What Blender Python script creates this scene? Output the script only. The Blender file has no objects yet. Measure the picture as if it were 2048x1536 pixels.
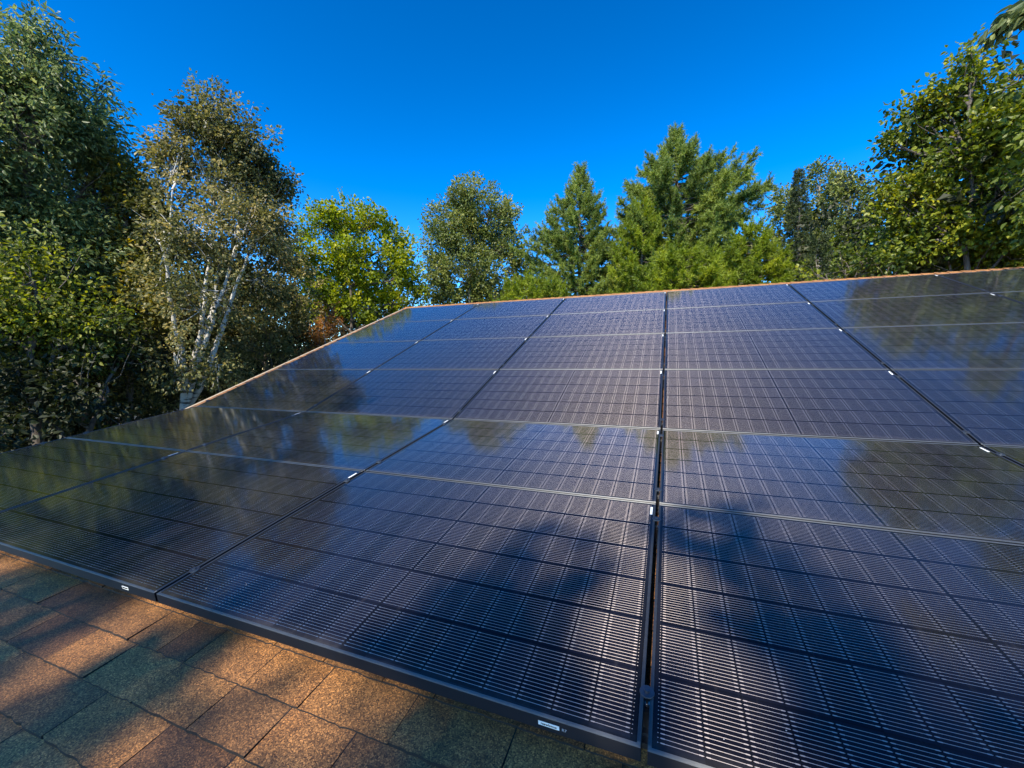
import bpy, bmesh, math, random
import numpy as np
from mathutils import Vector, Matrix

random.seed(7)
rng = np.random.default_rng(7)
R_ = math.radians
scene = bpy.context.scene
col = scene.collection

# ------------------------------------------------------------------ camera, sky, sun, exposure
ZK = 4.2                                    # height of the line where the two roof pitches meet
F = 812.3                                   # focal length in pixels of the 2048 px wide picture
CAM = np.array([0.0385, -3.148, ZK + 0.436])
RW = np.array([[0.9335, 0.3585, 0.0001], [0.0130, -0.0336, -0.9994], [-0.3583, 0.9329, -0.0360]])
cam_d = bpy.data.cameras.new('camera')
cam_d.sensor_fit = 'HORIZONTAL'; cam_d.sensor_width = 36.0
cam_d.lens = 36.0 * F / 2048.0
cam_d.clip_start = 0.05; cam_d.clip_end = 3000
cam = bpy.data.objects.new('camera', cam_d); col.objects.link(cam)
M = Matrix(((RW[0][0], -RW[1][0], -RW[2][0]), (RW[0][1], -RW[1][1], -RW[2][1]), (RW[0][2], -RW[1][2], -RW[2][2])))
q = M.to_quaternion(); q.normalize()
cam.rotation_mode = 'QUATERNION'; cam.rotation_quaternion = q; cam.location = CAM
scene.camera = cam

SUN_EL = 43.0
world = bpy.data.worlds.new('World'); scene.world = world; world.use_nodes = True
wn = world.node_tree; wn.nodes.clear()
sky = wn.nodes.new('ShaderNodeTexSky'); sky.sky_type = 'NISHITA'; sky.sun_disc = False
sky.sun_elevation = R_(SUN_EL); sky.sun_rotation = R_(180 + 5)
sky.altitude = 300; sky.air_density = 1.0; sky.dust_density = 0.1; sky.ozone_density = 2.6
hs = wn.nodes.new('ShaderNodeHueSaturation'); hs.inputs['Saturation'].default_value = 1.23; hs.inputs['Value'].default_value = 0.60
hs.inputs['Hue'].default_value = 0.5
bg = wn.nodes.new('ShaderNodeBackground'); bg.inputs['Strength'].default_value = 0.15
wo = wn.nodes.new('ShaderNodeOutputWorld')
gm = wn.nodes.new('ShaderNodeGamma'); gm.inputs[1].default_value = 1.5
wn.links.new(sky.outputs[0], gm.inputs[0]); wn.links.new(gm.outputs[0], hs.inputs['Color']); wn.links.new(hs.outputs[0], bg.inputs[0]); wn.links.new(bg.outputs[0], wo.inputs[0])
sd = bpy.data.lights.new('sun', 'SUN'); sd.energy = 5.0; sd.angle = R_(0.5); sd.color = (1.0, 0.91, 0.76)
so = bpy.data.objects.new('sun', sd); col.objects.link(so)
az = R_(-5)
Ls = Vector((math.sin(az) * math.cos(R_(SUN_EL)), -math.cos(az) * math.cos(R_(SUN_EL)), math.sin(R_(SUN_EL))))
so.rotation_mode = 'QUATERNION'; so.rotation_quaternion = Ls.to_track_quat('Z', 'Y'); so.location = (0, -20, 30)
scene.view_settings.view_transform = 'Standard'; scene.view_settings.look = 'None'
scene.view_settings.exposure = 0.78; scene.view_settings.gamma = 1.0

# ------------------------------------------------------------------ helpers
def tag(o, label=None, cat=None, group=None, kind=None):
    if label: o['label'] = label
    if cat: o['category'] = cat
    if group: o['group'] = group
    if kind: o['kind'] = kind
    return o

def empty(name, loc=(0, 0, 0), mat=None):
    o = bpy.data.objects.new(name, None); col.objects.link(o)
    o.empty_display_size = 0.1
    if mat is not None: o.matrix_world = mat
    else: o.location = loc
    return o

class NM:
    """numpy mesh collector: vertices, faces of mixed size, one tint per vertex"""
    def __init__(s): s.v = []; s.f = []; s.t = []; s.n = 0; s.q = []
    def add(s, verts, faces, tint=0.5):
        verts = np.asarray(verts, float)
        faces = np.asarray(faces, int) + s.n
        s.v.append(verts); s.f.append(faces); s.n += len(verts)
        s.t.append(np.broadcast_to(np.asarray(tint, float), (len(verts),)).copy())
    def build(s, name, mat, parent=None, smooth=False):
        me = bpy.data.meshes.new(name)
        v = np.concatenate(s.v); t = np.concatenate(s.t)
        me.vertices.add(len(v)); me.vertices.foreach_set('co', v.astype(np.float32).ravel())
        loops = np.concatenate([f.ravel() for f in s.f])
        sizes = np.concatenate([np.full(len(f), f.shape[1]) for f in s.f])
        starts = np.concatenate([[0], np.cumsum(sizes)[:-1]])
        me.loops.add(len(loops)); me.loops.foreach_set('vertex_index', loops.astype(np.int32))
        me.polygons.add(len(sizes)); me.polygons.foreach_set('loop_start', starts.astype(np.int32))
        me.polygons.foreach_set('loop_total', sizes.astype(np.int32))
        me.polygons.foreach_set('use_smooth', np.full(len(sizes), bool(smooth)))
        me.update(calc_edges=True)
        a = me.attributes.new('tint', 'FLOAT', 'POINT'); a.data.foreach_set('value', t.astype(np.float32))
        me.validate(); me.materials.append(mat)
        o = bpy.data.objects.new(name, me); col.objects.link(o)
        if parent: o.parent = parent
        return o

BOXF = np.array([[0, 3, 2, 1], [4, 5, 6, 7], [0, 1, 5, 4], [1, 2, 6, 5], [2, 3, 7, 6], [3, 0, 4, 7]])
def boxv(x0, x1, y0, y1, z0, z1):
    return np.array([[x0, y0, z0], [x1, y0, z0], [x1, y1, z0], [x0, y1, z0], [x0, y0, z1], [x1, y0, z1], [x1, y1, z1], [x0, y1, z1]], float)

def bm_obj(name, bm, mat, parent=None, smooth=False):
    me = bpy.data.meshes.new(name); bm.to_mesh(me); bm.free(); me.materials.append(mat)
    if smooth:
        for p in me.polygons: p.use_smooth = True
    o = bpy.data.objects.new(name, me); col.objects.link(o)
    if parent: o.parent = parent
    return o

# ---- node helpers
class NT:
    def __init__(s, name):
        s.m = bpy.data.materials.new(name); s.m.use_nodes = True; s.t = s.m.node_tree; s.t.nodes.clear()
        s.out = s.t.nodes.new('ShaderNodeOutputMaterial')
    def n(s, ty, **kw):
        nd = s.t.nodes.new(ty)
        for k, v in kw.items(): setattr(nd, k, v)
        return nd
    def l(s, a, b): s.t.links.new(a, b)
    def math(s, op, a, b=None, c=None):
        nd = s.t.nodes.new('ShaderNodeMath'); nd.operation = op
        for i, x in enumerate((a, b, c)):
            if x is None: continue
            if isinstance(x, (int, float)): nd.inputs[i].default_value = x
            else: s.l(x, nd.inputs[i])
        return nd.outputs[0]
    def mixc(s, f, a, b):
        nd = s.t.nodes.new('ShaderNodeMix'); nd.data_type = 'RGBA'
        for i, x in ((0, f), (6, a), (7, b)):
            if isinstance(x, (int, float)): nd.inputs[i].default_value = x
            elif isinstance(x, tuple): nd.inputs[i].default_value = (*x, 1)
            else: s.l(x, nd.inputs[i])
        return nd.outputs[2]
    def ramp(s, f, stops):
        nd = s.t.nodes.new('ShaderNodeValToRGB'); e = nd.color_ramp.elements
        while len(e) < len(stops): e.new(0.5)
        for i, (p, c) in enumerate(stops): e[i].position = p; e[i].color = (*c, 1)
        s.l(f, nd.inputs[0]); return nd.outputs[0]
    def noise(s, vec, scale, detail=2, rough=0.5):
        nd = s.t.nodes.new('ShaderNodeTexNoise'); nd.inputs['Scale'].default_value = scale
        nd.inputs['Detail'].default_value = detail; nd.inputs['Roughness'].default_value = rough
        if vec is not None: s.l(vec, nd.inputs['Vector'])
        return nd.outputs['Fac']
    def princ(s, color=None, rough=0.5, metal=0.0, spec=None):
        p = s.t.nodes.new('ShaderNodeBsdfPrincipled')
        if isinstance(color, tuple): p.inputs['Base Color'].default_value = (*color, 1)
        elif color is not None: s.l(color, p.inputs['Base Color'])
        if isinstance(rough, (int, float)): p.inputs['Roughness'].default_value = rough
        else: s.l(rough, p.inputs['Roughness'])
        p.inputs['Metallic'].default_value = metal
        if spec is not None: p.inputs['Specular IOR Level'].default_value = spec
        return p
    def done(s, sh): s.l(sh, s.out.inputs[0]); return s.m

def leaf_mat(name, c0, c1, c2, rough=0.42, trans=0.35):
    rough = rough + 0.1
    t = NT(name)
    a = t.n('ShaderNodeAttribute', attribute_name='tint')
    c = t.ramp(a.outputs['Fac'], [(0.0, c0), (0.55, c1), (1.0, c2)])
    p = t.princ(c, rough, spec=0.4)
    tr = t.n('ShaderNodeBsdfTranslucent')
    g = t.n('ShaderNodeHueSaturation'); g.inputs['Saturation'].default_value = 1.15; g.inputs['Value'].default_value = 1.5
    t.l(c, g.inputs['Color']); t.l(g.outputs[0], tr.inputs['Color'])
    mx = t.n('ShaderNodeMixShader'); mx.inputs[0].default_value = trans
    t.l(p.outputs[0], mx.inputs[1]); t.l(tr.outputs[0], mx.inputs[2])
    return t.done(mx.outputs[0])

def bark_mat(name, c0, c1, scale=6):
    t = NT(name)
    tc = t.n('ShaderNodeTexCoord'); mp = t.n('ShaderNodeMapping'); mp.inputs['Scale'].default_value = (4, 4, 0.7)
    t.l(tc.outputs['Object'], mp.inputs[0])
    nz = t.noise(mp.outputs[0], scale, 5, 0.65)
    c = t.ramp(nz, [(0.3, c0), (0.7, c1)])
    p = t.princ(c, 0.9); b = t.n('ShaderNodeBump'); b.inputs['Strength'].default_value = 0.8; b.inputs['Distance'].default_value = 0.02
    t.l(nz, b.inputs['Height']); t.l(b.outputs[0], p.inputs['Normal'])
    return t.done(p.outputs[0])

def birch_mat():
    t = NT('birch_bark')
    tc = t.n('ShaderNodeTexCoord'); mp = t.n('ShaderNodeMapping'); mp.inputs['Scale'].default_value = (2.0, 2.0, 11)
    t.l(tc.outputs['Object'], mp.inputs[0])
    nz = t.noise(mp.outputs[0], 1.6, 4, 0.6)
    n2 = t.noise(tc.outputs['Object'], 1.7, 3)
    c = t.ramp(nz, [(0.36, (0.03, 0.027, 0.025)), (0.44, (0.46, 0.44, 0.39)), (0.8, (0.62, 0.59, 0.54))])
    c = t.mixc(t.math('MULTIPLY', n2, 0.35), c, (0.25, 0.23, 0.2))
    p = t.princ(c, 0.75)
    return t.done(p.outputs[0])

# ------------------------------------------------------------------ materials of the roof and the modules
def glass_mat():
    t = NT('module_glass_and_cells')
    tc = t.n('ShaderNodeTexCoord'); sp = t.n('ShaderNodeSeparateXYZ'); t.l(tc.outputs['Object'], sp.inputs[0])
    x, y = sp.outputs[0], sp.outputs[1]
    PC, MG, MX = 0.0925, 0.005, 0.02375
    PV, MY, WS = 0.184, 0.015, 0.0108
    right = t.math('GREATER_THAN', x, MX + 9 * PC + MG / 2)
    xx = t.math('SUBTRACT', t.math('SUBTRACT', x, MX), t.math('MULTIPLY', right, MG))
    cu = t.math('MULTIPLY', t.math('FRACT', t.math('DIVIDE', xx, PC)), PC)
    du = t.math('MINIMUM', cu, t.math('SUBTRACT', PC, cu))          # distance to a cell gap along the module
    mid = t.math('LESS_THAN', t.math('ABSOLUTE', t.math('SUBTRACT', x, MX + 9 * PC + MG / 2)), MG / 2 + 0.001)
    yy = t.math('SUBTRACT', y, MY)
    cv = t.math('MULTIPLY', t.math('FRACT', t.math('DIVIDE', yy, PV)), PV)
    dv = t.math('MINIMUM', cv, t.math('SUBTRACT', PV, cv))
    inx = t.math('MULTIPLY', t.math('GREATER_THAN', x, MX - 0.004), t.math('LESS_THAN', x, MX + 18 * PC + MG + 0.004))
    iny = t.math('MULTIPLY', t.math('GREATER_THAN', y, MY), t.math('LESS_THAN', y, MY + 6 * PV))
    inside = t.math('MULTIPLY', inx, iny)
    gap = t.math('MAXIMUM', t.math('MAXIMUM', t.math('LESS_THAN', du, 0.0011), t.math('LESS_THAN', dv, 0.0013)), mid)
    # sixteen round wires per cell
    wv = t.math('SUBTRACT', cv, (PV - 16 * WS) / 2)
    wf = t.math('FRACT', t.math('DIVIDE', wv, WS))
    wd = t.math('MULTIPLY', t.math('ABSOLUTE', t.math('SUBTRACT', wf, 0.5)), WS)
    wire = t.math('LESS_THAN', wd, 0.00062)
    inw = t.math('MULTIPLY', t.math('GREATER_THAN', wv, 0.0), t.math('LESS_THAN', wv, 16 * WS))
    wire = t.math('MULTIPLY', t.math('MULTIPLY', wire, inw), inside)
    wire = t.math('MULTIPLY', wire, t.math('GREATER_THAN', du, 0.0016))
    wire = t.math('MULTIPLY', wire, t.math('SUBTRACT', 1.0, mid))
    # solder pads: the wire is a little wider and brighter beside every cell edge
    pad = t.math('MULTIPLY', t.math('LESS_THAN', t.math('ABSOLUTE', t.math('SUBTRACT', du, 0.0075)), 0.0040), t.math('LESS_THAN', wd, 0.0014))
    pad = t.math('MULTIPLY', t.math('MULTIPLY', pad, inw), inside)
    pad = t.math('MULTIPLY', pad, t.math('SUBTRACT', 1.0, mid))
    wire = t.math('MAXIMUM', wire, t.math('MULTIPLY', pad, 0.8))
    nz = t.noise(tc.outputs['Object'], 260, 2)
    oi = t.n('ShaderNodeObjectInfo')
    cell = t.mixc(oi.outputs['Random'], (0.0030, 0.0034, 0.006), (0.0042, 0.0046, 0.009))
    c = t.mixc(gap, cell, (0.003, 0.0035, 0.005))
    c = t.mixc(t.math('SUBTRACT', 1.0, inside), c, (0.006, 0.007, 0.010))
    # dust specks
    vo = t.n('ShaderNodeTexVoronoi'); vo.inputs['Scale'].default_value = 38; vo.feature = 'F1'
    t.l(tc.outputs['Object'], vo.inputs['Vector'])
    vs = t.n('ShaderNodeSeparateXYZ'); t.l(vo.outputs['Color'], vs.inputs[0])
    speck = t.math('MULTIPLY', t.math('LESS_THAN', vo.outputs['Distance'], 0.065), t.math('GREATER_THAN', vs.outputs[0], 0.972))
    c = t.mixc(speck, c, (0.35, 0.34, 0.32))
    dust = t.math('MULTIPLY', t.noise(tc.outputs['Object'], 3.2, 4, 0.7), 0.010)
    c = t.mixc(dust, c, (0.5, 0.45, 0.38))
    mp = t.n('ShaderNodeMapping'); mp.inputs['Scale'].default_value = (34, 3.0, 1); t.l(tc.outputs['Object'], mp.inputs[0])
    streak = t.math('MULTIPLY', t.math('MAXIMUM', t.math('SUBTRACT', t.noise(mp.outputs[0], 1.0, 4, 0.6), 0.56), 0.0), 0.12)
    lowd = t.math('MULTIPLY', t.math('MAXIMUM', t.math('SUBTRACT', 1.0, t.math('DIVIDE', y, 0.055)), 0.0), t.math('MULTIPLY', t.noise(tc.outputs['Object'], 22, 4, 0.7), 0.11))
    c = t.mixc(t.math('ADD', streak, lowd), c, (0.42, 0.37, 0.30))
    rg = t.math('ADD', 0.035, t.math('MULTIPLY', t.noise(tc.outputs['Object'], 2.1, 3), 0.045))
    cid = t.n('ShaderNodeCombineXYZ'); t.l(t.math('FLOOR', t.math('DIVIDE', xx, PC)), cid.inputs[0]); t.l(t.math('FLOOR', t.math('DIVIDE', yy, PV)), cid.inputs[1]); t.l(oi.outputs['Random'], cid.inputs[2])
    wn_ = t.n('ShaderNodeTexWhiteNoise'); t.l(cid.outputs[0], wn_.inputs['Vector'])
    ct = t.n('ShaderNodeMix'); ct.data_type = 'RGBA'; ct.blend_type = 'MULTIPLY'; ct.inputs[0].default_value = 1.0
    t.l(c, ct.inputs[6]); t.l(t.ramp(wn_.outputs['Value'], [(0, (0.7, 0.7, 0.7)), (1, (1.35, 1.35, 1.45))]), ct.inputs[7]); c = ct.outputs[2]
    # glass reflectance: low face-on (anti-reflective), steep rise towards grazing
    lw = t.n('ShaderNodeLayerWeight'); lw.inputs['Blend'].default_value = 0.5
    fr = t.math('ADD', 0.008, t.math('MULTIPLY', t.math('POWER', lw.outputs['Facing'], 4.0), 0.95))
    gl = t.n('ShaderNodeBsdfGlossy'); t.l(rg, gl.inputs['Roughness']); gl.inputs['Color'].default_value = (1, 1, 1, 1)
    pc = t.princ(c, 0.5, spec=0.0)
    pw = t.princ((0.46, 0.405, 0.375), 0.66, 1.0)
    pw.inputs['Anisotropic'].default_value = 0.93
    tg = t.n('ShaderNodeVectorTransform'); tg.vector_type = 'VECTOR'; tg.convert_from = 'OBJECT'; tg.convert_to = 'WORLD'
    tg.inputs[0].default_value = (0, 1, 0); t.l(tg.outputs[0], pw.inputs['Tangent'])
    bp = t.n('ShaderNodeBump'); bp.inputs['Strength'].default_value = 0.05; bp.inputs['Distance'].default_value = 0.001
    t.l(nz, bp.inputs['Height']); t.l(bp.outputs[0], gl.inputs['Normal'])
    pw2 = t.princ((0.95, 0.74, 0.60), 0.31, 1.0); pw2.inputs['Anisotropic'].default_value = 0.85; t.l(tg.outputs[0], pw2.inputs['Tangent'])
    mw = t.n('ShaderNodeMixShader'); mw.inputs[0].default_value = 0.36; t.l(pw.outputs[0], mw.inputs[1]); t.l(pw2.outputs[0], mw.inputs[2]); pw = mw
    mx = t.n('ShaderNodeMixShader'); t.l(wire, mx.inputs[0]); t.l(pc.outputs[0], mx.inputs[1]); t.l(pw.outputs[0], mx.inputs[2])
    m3 = t.n('ShaderNodeMixShader'); t.l(fr, m3.inputs[0]); t.l(mx.outputs[0], m3.inputs[1]); t.l(gl.outputs[0], m3.inputs[2])
    return t.done(m3.outputs[0])

def shingle_mat(gloss=0.65):
    t = NT('asphalt_shingle')
    a = t.n('ShaderNodeAttribute', attribute_name='tint')
    tc = t.n('ShaderNodeTexCoord')
    c = t.ramp(a.outputs['Fac'], [(0.0, (0.115, 0.052, 0.020)), (0.25, (0.165, 0.080, 0.029)), (0.5, (0.25, 0.114, 0.036)), (0.75, (0.29, 0.134, 0.040)), (1.0, (0.31, 0.150, 0.052))])
    vo = t.n('ShaderNodeTexVoronoi'); vo.inputs['Scale'].default_value = 330; t.l(tc.outputs['Object'], vo.inputs['Vector'])
    vs = t.n('ShaderNodeSeparateXYZ'); t.l(vo.outputs['Color'], vs.inputs[0])
    g = t.ramp(vs.outputs[0], [(0.0, (0.25, 0.22, 0.2)), (0.35, (0.75, 0.72, 0.7)), (0.75, (1.25, 1.2, 1.1)), (1.0, (2.6, 2.4, 2.1))])
    mm = t.n('ShaderNodeMix'); mm.data_type = 'RGBA'; mm.blend_type = 'MULTIPLY'; mm.inputs[0].default_value = 1.0
    t.l(c, mm.inputs[6]); t.l(g, mm.inputs[7])
    big = t.ramp(t.noise(tc.outputs['Object'], 9, 4, 0.6), [(0.3, (0.7, 0.68, 0.66)), (0.7, (1.2, 1.2, 1.2))])
    m2 = t.n('ShaderNodeMix'); m2.data_type = 'RGBA'; m2.blend_type = 'MULTIPLY'; m2.inputs[0].default_value = 1.0
    t.l(mm.outputs[2], m2.inputs[6]); t.l(big, m2.inputs[7])
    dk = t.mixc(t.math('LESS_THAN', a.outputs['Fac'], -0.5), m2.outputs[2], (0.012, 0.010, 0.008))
    p = t.princ(dk, gloss)
    h = t.math('ADD', vs.outputs[1], t.math('MULTIPLY', t.noise(tc.outputs['Object'], 900, 2), 0.6))
    b = t.n('ShaderNodeBump'); b.inputs['Strength'].default_value = 0.9; b.inputs['Distance'].default_value = 0.0014
    t.l(h, b.inputs['Height']); t.l(b.outputs[0], p.inputs['Normal'])
    return t.done(p.outputs[0])

def plain(name, c, rough=0.5, metal=0.0, nscale=None):
    t = NT(name)
    if nscale:
        tc = t.n('ShaderNodeTexCoord')
        cc = t.mixc(t.noise(tc.outputs['Object'], nscale, 4, 0.6), tuple(k * 0.7 for k in c), tuple(min(1, k * 1.25) for k in c))
        p = t.princ(cc, rough, metal)
    else:
        p = t.princ(c, rough, metal)
    return t.done(p.outputs[0])

MG_ = glass_mat()
def frame_mat():
    t = NT('black_anodised_frame'); tc = t.n('ShaderNodeTexCoord'); sp = t.n('ShaderNodeSeparateXYZ'); t.l(tc.outputs['Object'], sp.inputs[0])
    y = sp.outputs[1]
    hz = t.math('MAXIMUM', t.math('LESS_THAN', y, 0.0115), t.math('GREATER_THAN', y, 1.131 - 0.0115))
    lowz = t.math('LESS_THAN', sp.outputs[2], -0.0029); up_ = t.math('SUBTRACT', 1.0, lowz)
    cb = t.n('ShaderNodeCombineXYZ'); t.l(t.math('MULTIPLY', t.math('SUBTRACT', 1.0, hz), up_), cb.inputs[0]); t.l(t.math('MULTIPLY', hz, up_), cb.inputs[1]); t.l(lowz, cb.inputs[2])
    tg = t.n('ShaderNodeVectorTransform'); tg.vector_type = 'VECTOR'; tg.convert_from = 'OBJECT'; tg.convert_to = 'WORLD'; t.l(cb.outputs[0], tg.inputs[0])
    nz = t.noise(tc.outputs['Object'], 35, 4, 0.6)
    c = t.mixc(nz, (0.11, 0.115, 0.12), (0.19, 0.19, 0.185))
    c = t.mixc(t.math('LESS_THAN', sp.outputs[2], -0.0029), c, (0.022, 0.022, 0.025))  # sun sheen put into the colour: top lip paler, sides kept near black
    p = t.princ(c, 0.62, 0.85); p.inputs['Anisotropic'].default_value = 0.9; t.l(tg.outputs[0], p.inputs['Tangent'])
    return t.done(p.outputs[0])
M_frame = frame_mat()
M_shingle = shingle_mat()
M_clamp = plain('dark_clamp_metal', (0.11, 0.12, 0.14), 0.45, 0.9, 60)
M_rail = plain('aluminium_rail', (0.10, 0.10, 0.11), 0.4, 0.9, 30)
M_white = plain('white_sticker', (0.78, 0.79, 0.74), 0.55)
M_ink = plain('black_ink', (0.02, 0.02, 0.02), 0.6)
M_grey = plain('grey_print', (0.32, 0.32, 0.32), 0.6)
M_drip = plain('tan_drip_edge', (0.42, 0.33, 0.22), 0.45, 0.0, 12)
M_wall = plain('house_siding', (0.33, 0.27, 0.20), 0.8, 0.0, 5)
M_under = plain('roof_deck_underlay', (0.03, 0.025, 0.02), 0.9, 0.0, 8)

def pitch_matrix(deg, y=0.0, z=0.0):
    a = R_(deg)
    return Matrix(((1, 0, 0, 0), (0, math.cos(a), -math.sin(a), y), (0, math.sin(a), math.cos(a), z), (0, 0, 0, 1)))

P_LO, P_UP = 10.0, 22.5
HR = 0.118                                   # module glass stands this far above the shingles
ML = pitch_matrix(P_LO, 0, ZK); MU = pitch_matrix(P_UP, 0, ZK)
# line where both roof surfaces meet, in each pitch's own coordinates
dv_ = HR * math.tan(R_((P_UP - P_LO) / 2))   # roofs meet a little up-slope of zero
XL, XR = -5.615, 6.10
V_EAVE, V_RIDGE = -4.75, 5.095

# ------------------------------------------------------------------ house
house = empty('house', (0, 0, 0))
tag(house, 'house with brown shingle roof of two pitches carrying all the solar modules', 'house')

def shingles(name, Mx, v0, v1, cuts=None):
    mb = NM(); E = 0.1435
    k0 = int(math.floor((v0 + 2.378) / E)); k1 = int(math.ceil((v1 + 2.378) / E))
    for k in range(k0, k1 + 1):
        vb = -2.378 + k * E                   # butt edge of the course
        if vb > v1 - 0.02: continue
        vt = min(vb + E + 0.012, v1)
        vb_ = max(vb, v0)
        if vt - vb_ < 0.03: continue
        xs = [XL]
        fixed = (cuts or {}).get(k, [])
        x = XL
        if fixed:
            while x < fixed[0] - 0.45: x += rng.uniform(0.14, 0.38); xs.append(x)
            xs += fixed; x = fixed[-1]
        while x < XR - 0.35: x += rng.choice([0.13, 0.19, 0.24, 0.29, 0.36, 0.46]) * rng.uniform(0.9, 1.1); xs.append(x)
        xs.append(XR)
        for a, b in zip(xs[:-1], xs[1:]):
            if b - a < 0.05: continue
            th = rng.choice([0.006, 0.0075, 0.0105]); g = 0.0019
            tint = float(np.clip(rng.choice([0.05, 0.22, 0.36, 0.46, 0.55, 0.62, 0.78]) + rng.normal(0, 0.05), 0, 1))
            n = max(2, int((b - a) / 0.018))
            px = np.linspace(a + g, b - g, n)
            jit = rng.normal(0, 0.0014, n)
            low = np.stack([px, vb_ + jit, np.full(n, th)], 1)
            lowb = np.stack([px, vb_ + jit - 0.0016, np.zeros(n) - 0.004], 1)
            top = np.stack([px, np.full(n, vt), np.full(n, 0.0005)], 1)
            i = np.arange(n - 1); f1 = np.stack([i, i + 1, n + i + 1, n + i], 1)
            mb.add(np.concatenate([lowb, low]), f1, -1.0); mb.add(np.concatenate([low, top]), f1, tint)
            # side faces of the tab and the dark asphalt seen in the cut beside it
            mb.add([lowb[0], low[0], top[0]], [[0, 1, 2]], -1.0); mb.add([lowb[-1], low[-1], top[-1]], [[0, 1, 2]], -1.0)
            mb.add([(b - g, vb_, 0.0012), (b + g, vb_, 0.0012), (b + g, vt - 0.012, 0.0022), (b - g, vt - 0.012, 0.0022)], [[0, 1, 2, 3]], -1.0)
    o = mb.build(name, M_shingle, house)
    o.matrix_world = Mx @ Matrix.Translation((0, 0, -HR))
    return o

cuts = {0: [-2.36, -2.0, -1.74, -1.575, -1.43, -1.157, -0.93, -0.62, -0.32, -0.05],
        -1: [-2.60, -2.183, -1.922, -1.688, -1.433, -1.177, -0.95, -0.72, -0.41, -0.19],
        -2: [-2.42, -2.05, -1.55, -1.238, -0.98, -0.66, -0.35]}
shingles('roof_shingles', ML, V_EAVE, dv_, cuts)
shingles('roof_shingles', MU, dv_, V_RIDGE, None)

def world_poly(name, pts, faces, mat, parent):
    mb = NM(); mb.add(pts, faces); return mb.build(name, mat, parent)
def PL(v, h): w = ML @ Vector((0, v, h)); return w.y, w.z
def PU(v, h): w = MU @ Vector((0, v, h)); return w.y, w.z
# deck under the shingles: a closed profile swept along the house, ridge and back slope included
ry, rz = PU(V_RIDGE, -HR - 0.004)
ky, kz = PL(dv_, -HR - 0.004); ey, ez = PL(V_EAVE, -HR - 0.004)
back = (ry + 3.2, rz - 3.2 * math.tan(R_(22.5)))
prof = [(ey, ez), (ky, kz), (ry, rz), back, (back[0], back[1] - 0.17), (ry, rz - 0.18), (ky, kz - 0.17), (ey, ez - 0.17)]
def sweep(name, prof, x0, x1, mat, parent):
    n = len(prof); v = [(x0, a, b) for a, b in prof] + [(x1, a, b) for a, b in prof]
    bm = bmesh.new(); vs = [bm.verts.new(p) for p in v]
    for i in range(n): bm.faces.new((vs[i], vs[(i + 1) % n], vs[n + (i + 1) % n], vs[n + i]))
    bm.faces.new(vs[:n][::-1]); bm.faces.new(vs[n:]); bmesh.ops.recalc_face_normals(bm, faces=bm.faces)
    return bm_obj(name, bm, mat, parent)
sweep('roof_deck', prof, XL + 0.004, XR - 0.004, M_under, house)
# back slope shingles
mb = NM()
for k in range(26):
    a = k * 0.15; L_ = 3.2 / math.cos(R_(22.5))
    if a > L_ - 0.1: break
    x = XL
    while x < XR - 0.1:
        b = min(XR, x + rng.uniform(0.15, 0.4))
        th = 0.006
        y0 = ry + a * math.cos(R_(22.5)); z0 = rz - a * math.sin(R_(22.5))
        y1 = ry + (a + 0.15) * math.cos(R_(22.5)); z1 = rz - (a + 0.15) * math.sin(R_(22.5))
        mb.add([(x, y0, z0 + 0.006), (b - 0.002, y0, z0 + 0.006), (b - 0.002, y1, z1 + 0.013), (x, y1, z1 + 0.013)], [[0, 3, 2, 1]], float(rng.uniform(0, 1)))
        x = b
mb.build('roof_shingles', M_shingle, house)
# ridge cap pieces, bent over the ridge
mb = NM(); x = XL; k = 0
while x < XR - 0.05:
    b = min(XR, x + 0.15); h0, h1 = 0.012, 0.022
    for sx, hh in ((x, h1), (b + 0.02, h0)):
        pass
    pr = []
    for s_, hh in ((x, h1), (min(XR, b + 0.02), h0)):
        y0, z0 = PU(V_RIDGE - 0.13, -HR + hh - 0.004); pr.append((s_, y0, z0 - 0.01)); pr.append((s_, y0, z0)); pr.append((s_, ry, rz + hh + 0.012))
        pr.append((s_, ry + 0.13 * math.cos(R_(22.5)), rz + hh - 0.13 * math.sin(R_(22.5)) + 0.008))
    mb.add(pr, [[0, 4, 5, 1], [1, 5, 6, 2], [2, 6, 7, 3]], float(rng.uniform(0.85, 1.0)))
    mb.add([pr[0], pr[1], pr[2]], [[0, 1, 2]], 0.4)
    x = b; k += 1
mb.build('ridge_cap', M_shingle, house)
# rake drip edges (both gable ends), eave drip edge
for xs in (XL, XR):
    x0, x1 = (xs - 0.030, xs + 0.012) if xs < 0 else (xs - 0.012, xs + 0.030)
    p1 = [(ey, ez + 0.014), (ky, kz + 0.014), (ry, rz + 0.014), (back[0], back[1] + 0.014)]
    p2 = [(a, b - 0.05) for a, b in reversed(p1)]
    sweep('drip_edge', p1 + p2, x0, x1, M_drip, house)
    p1 = [(ey, ez - 0.040), (ky, kz - 0.040), (ry, rz - 0.040), (back[0], back[1] - 0.040)]
    x0, x1 = (xs - 0.022, xs + 0.002) if xs < 0 else (xs - 0.002, xs + 0.022)
    sweep('rake_board', p1 + [(a, b - 0.17) for a, b in reversed(p1)], x0, x1, M_wall, house)
# walls
hy0, hy1 = ey + 0.45, back[0] - 0.45
def wall_top(y):
    if y < ky: return ez + (y - ey) * math.tan(R_(P_LO)) - 0.175
    if y < ry: return kz + (y - ky) * math.tan(R_(P_UP)) - 0.19
    return rz - (y - ry) * math.tan(R_(22.5)) - 0.19
pr = [(hy0, 0.0)] + [(hy0, wall_top(hy0)), (ky, kz - 0.19), (ry, rz - 0.2), (hy1, wall_top(hy1)), (hy1, 0.0)]
sweep('wall', pr, XL + 0.35, XR - 0.35, M_wall, house)

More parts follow.
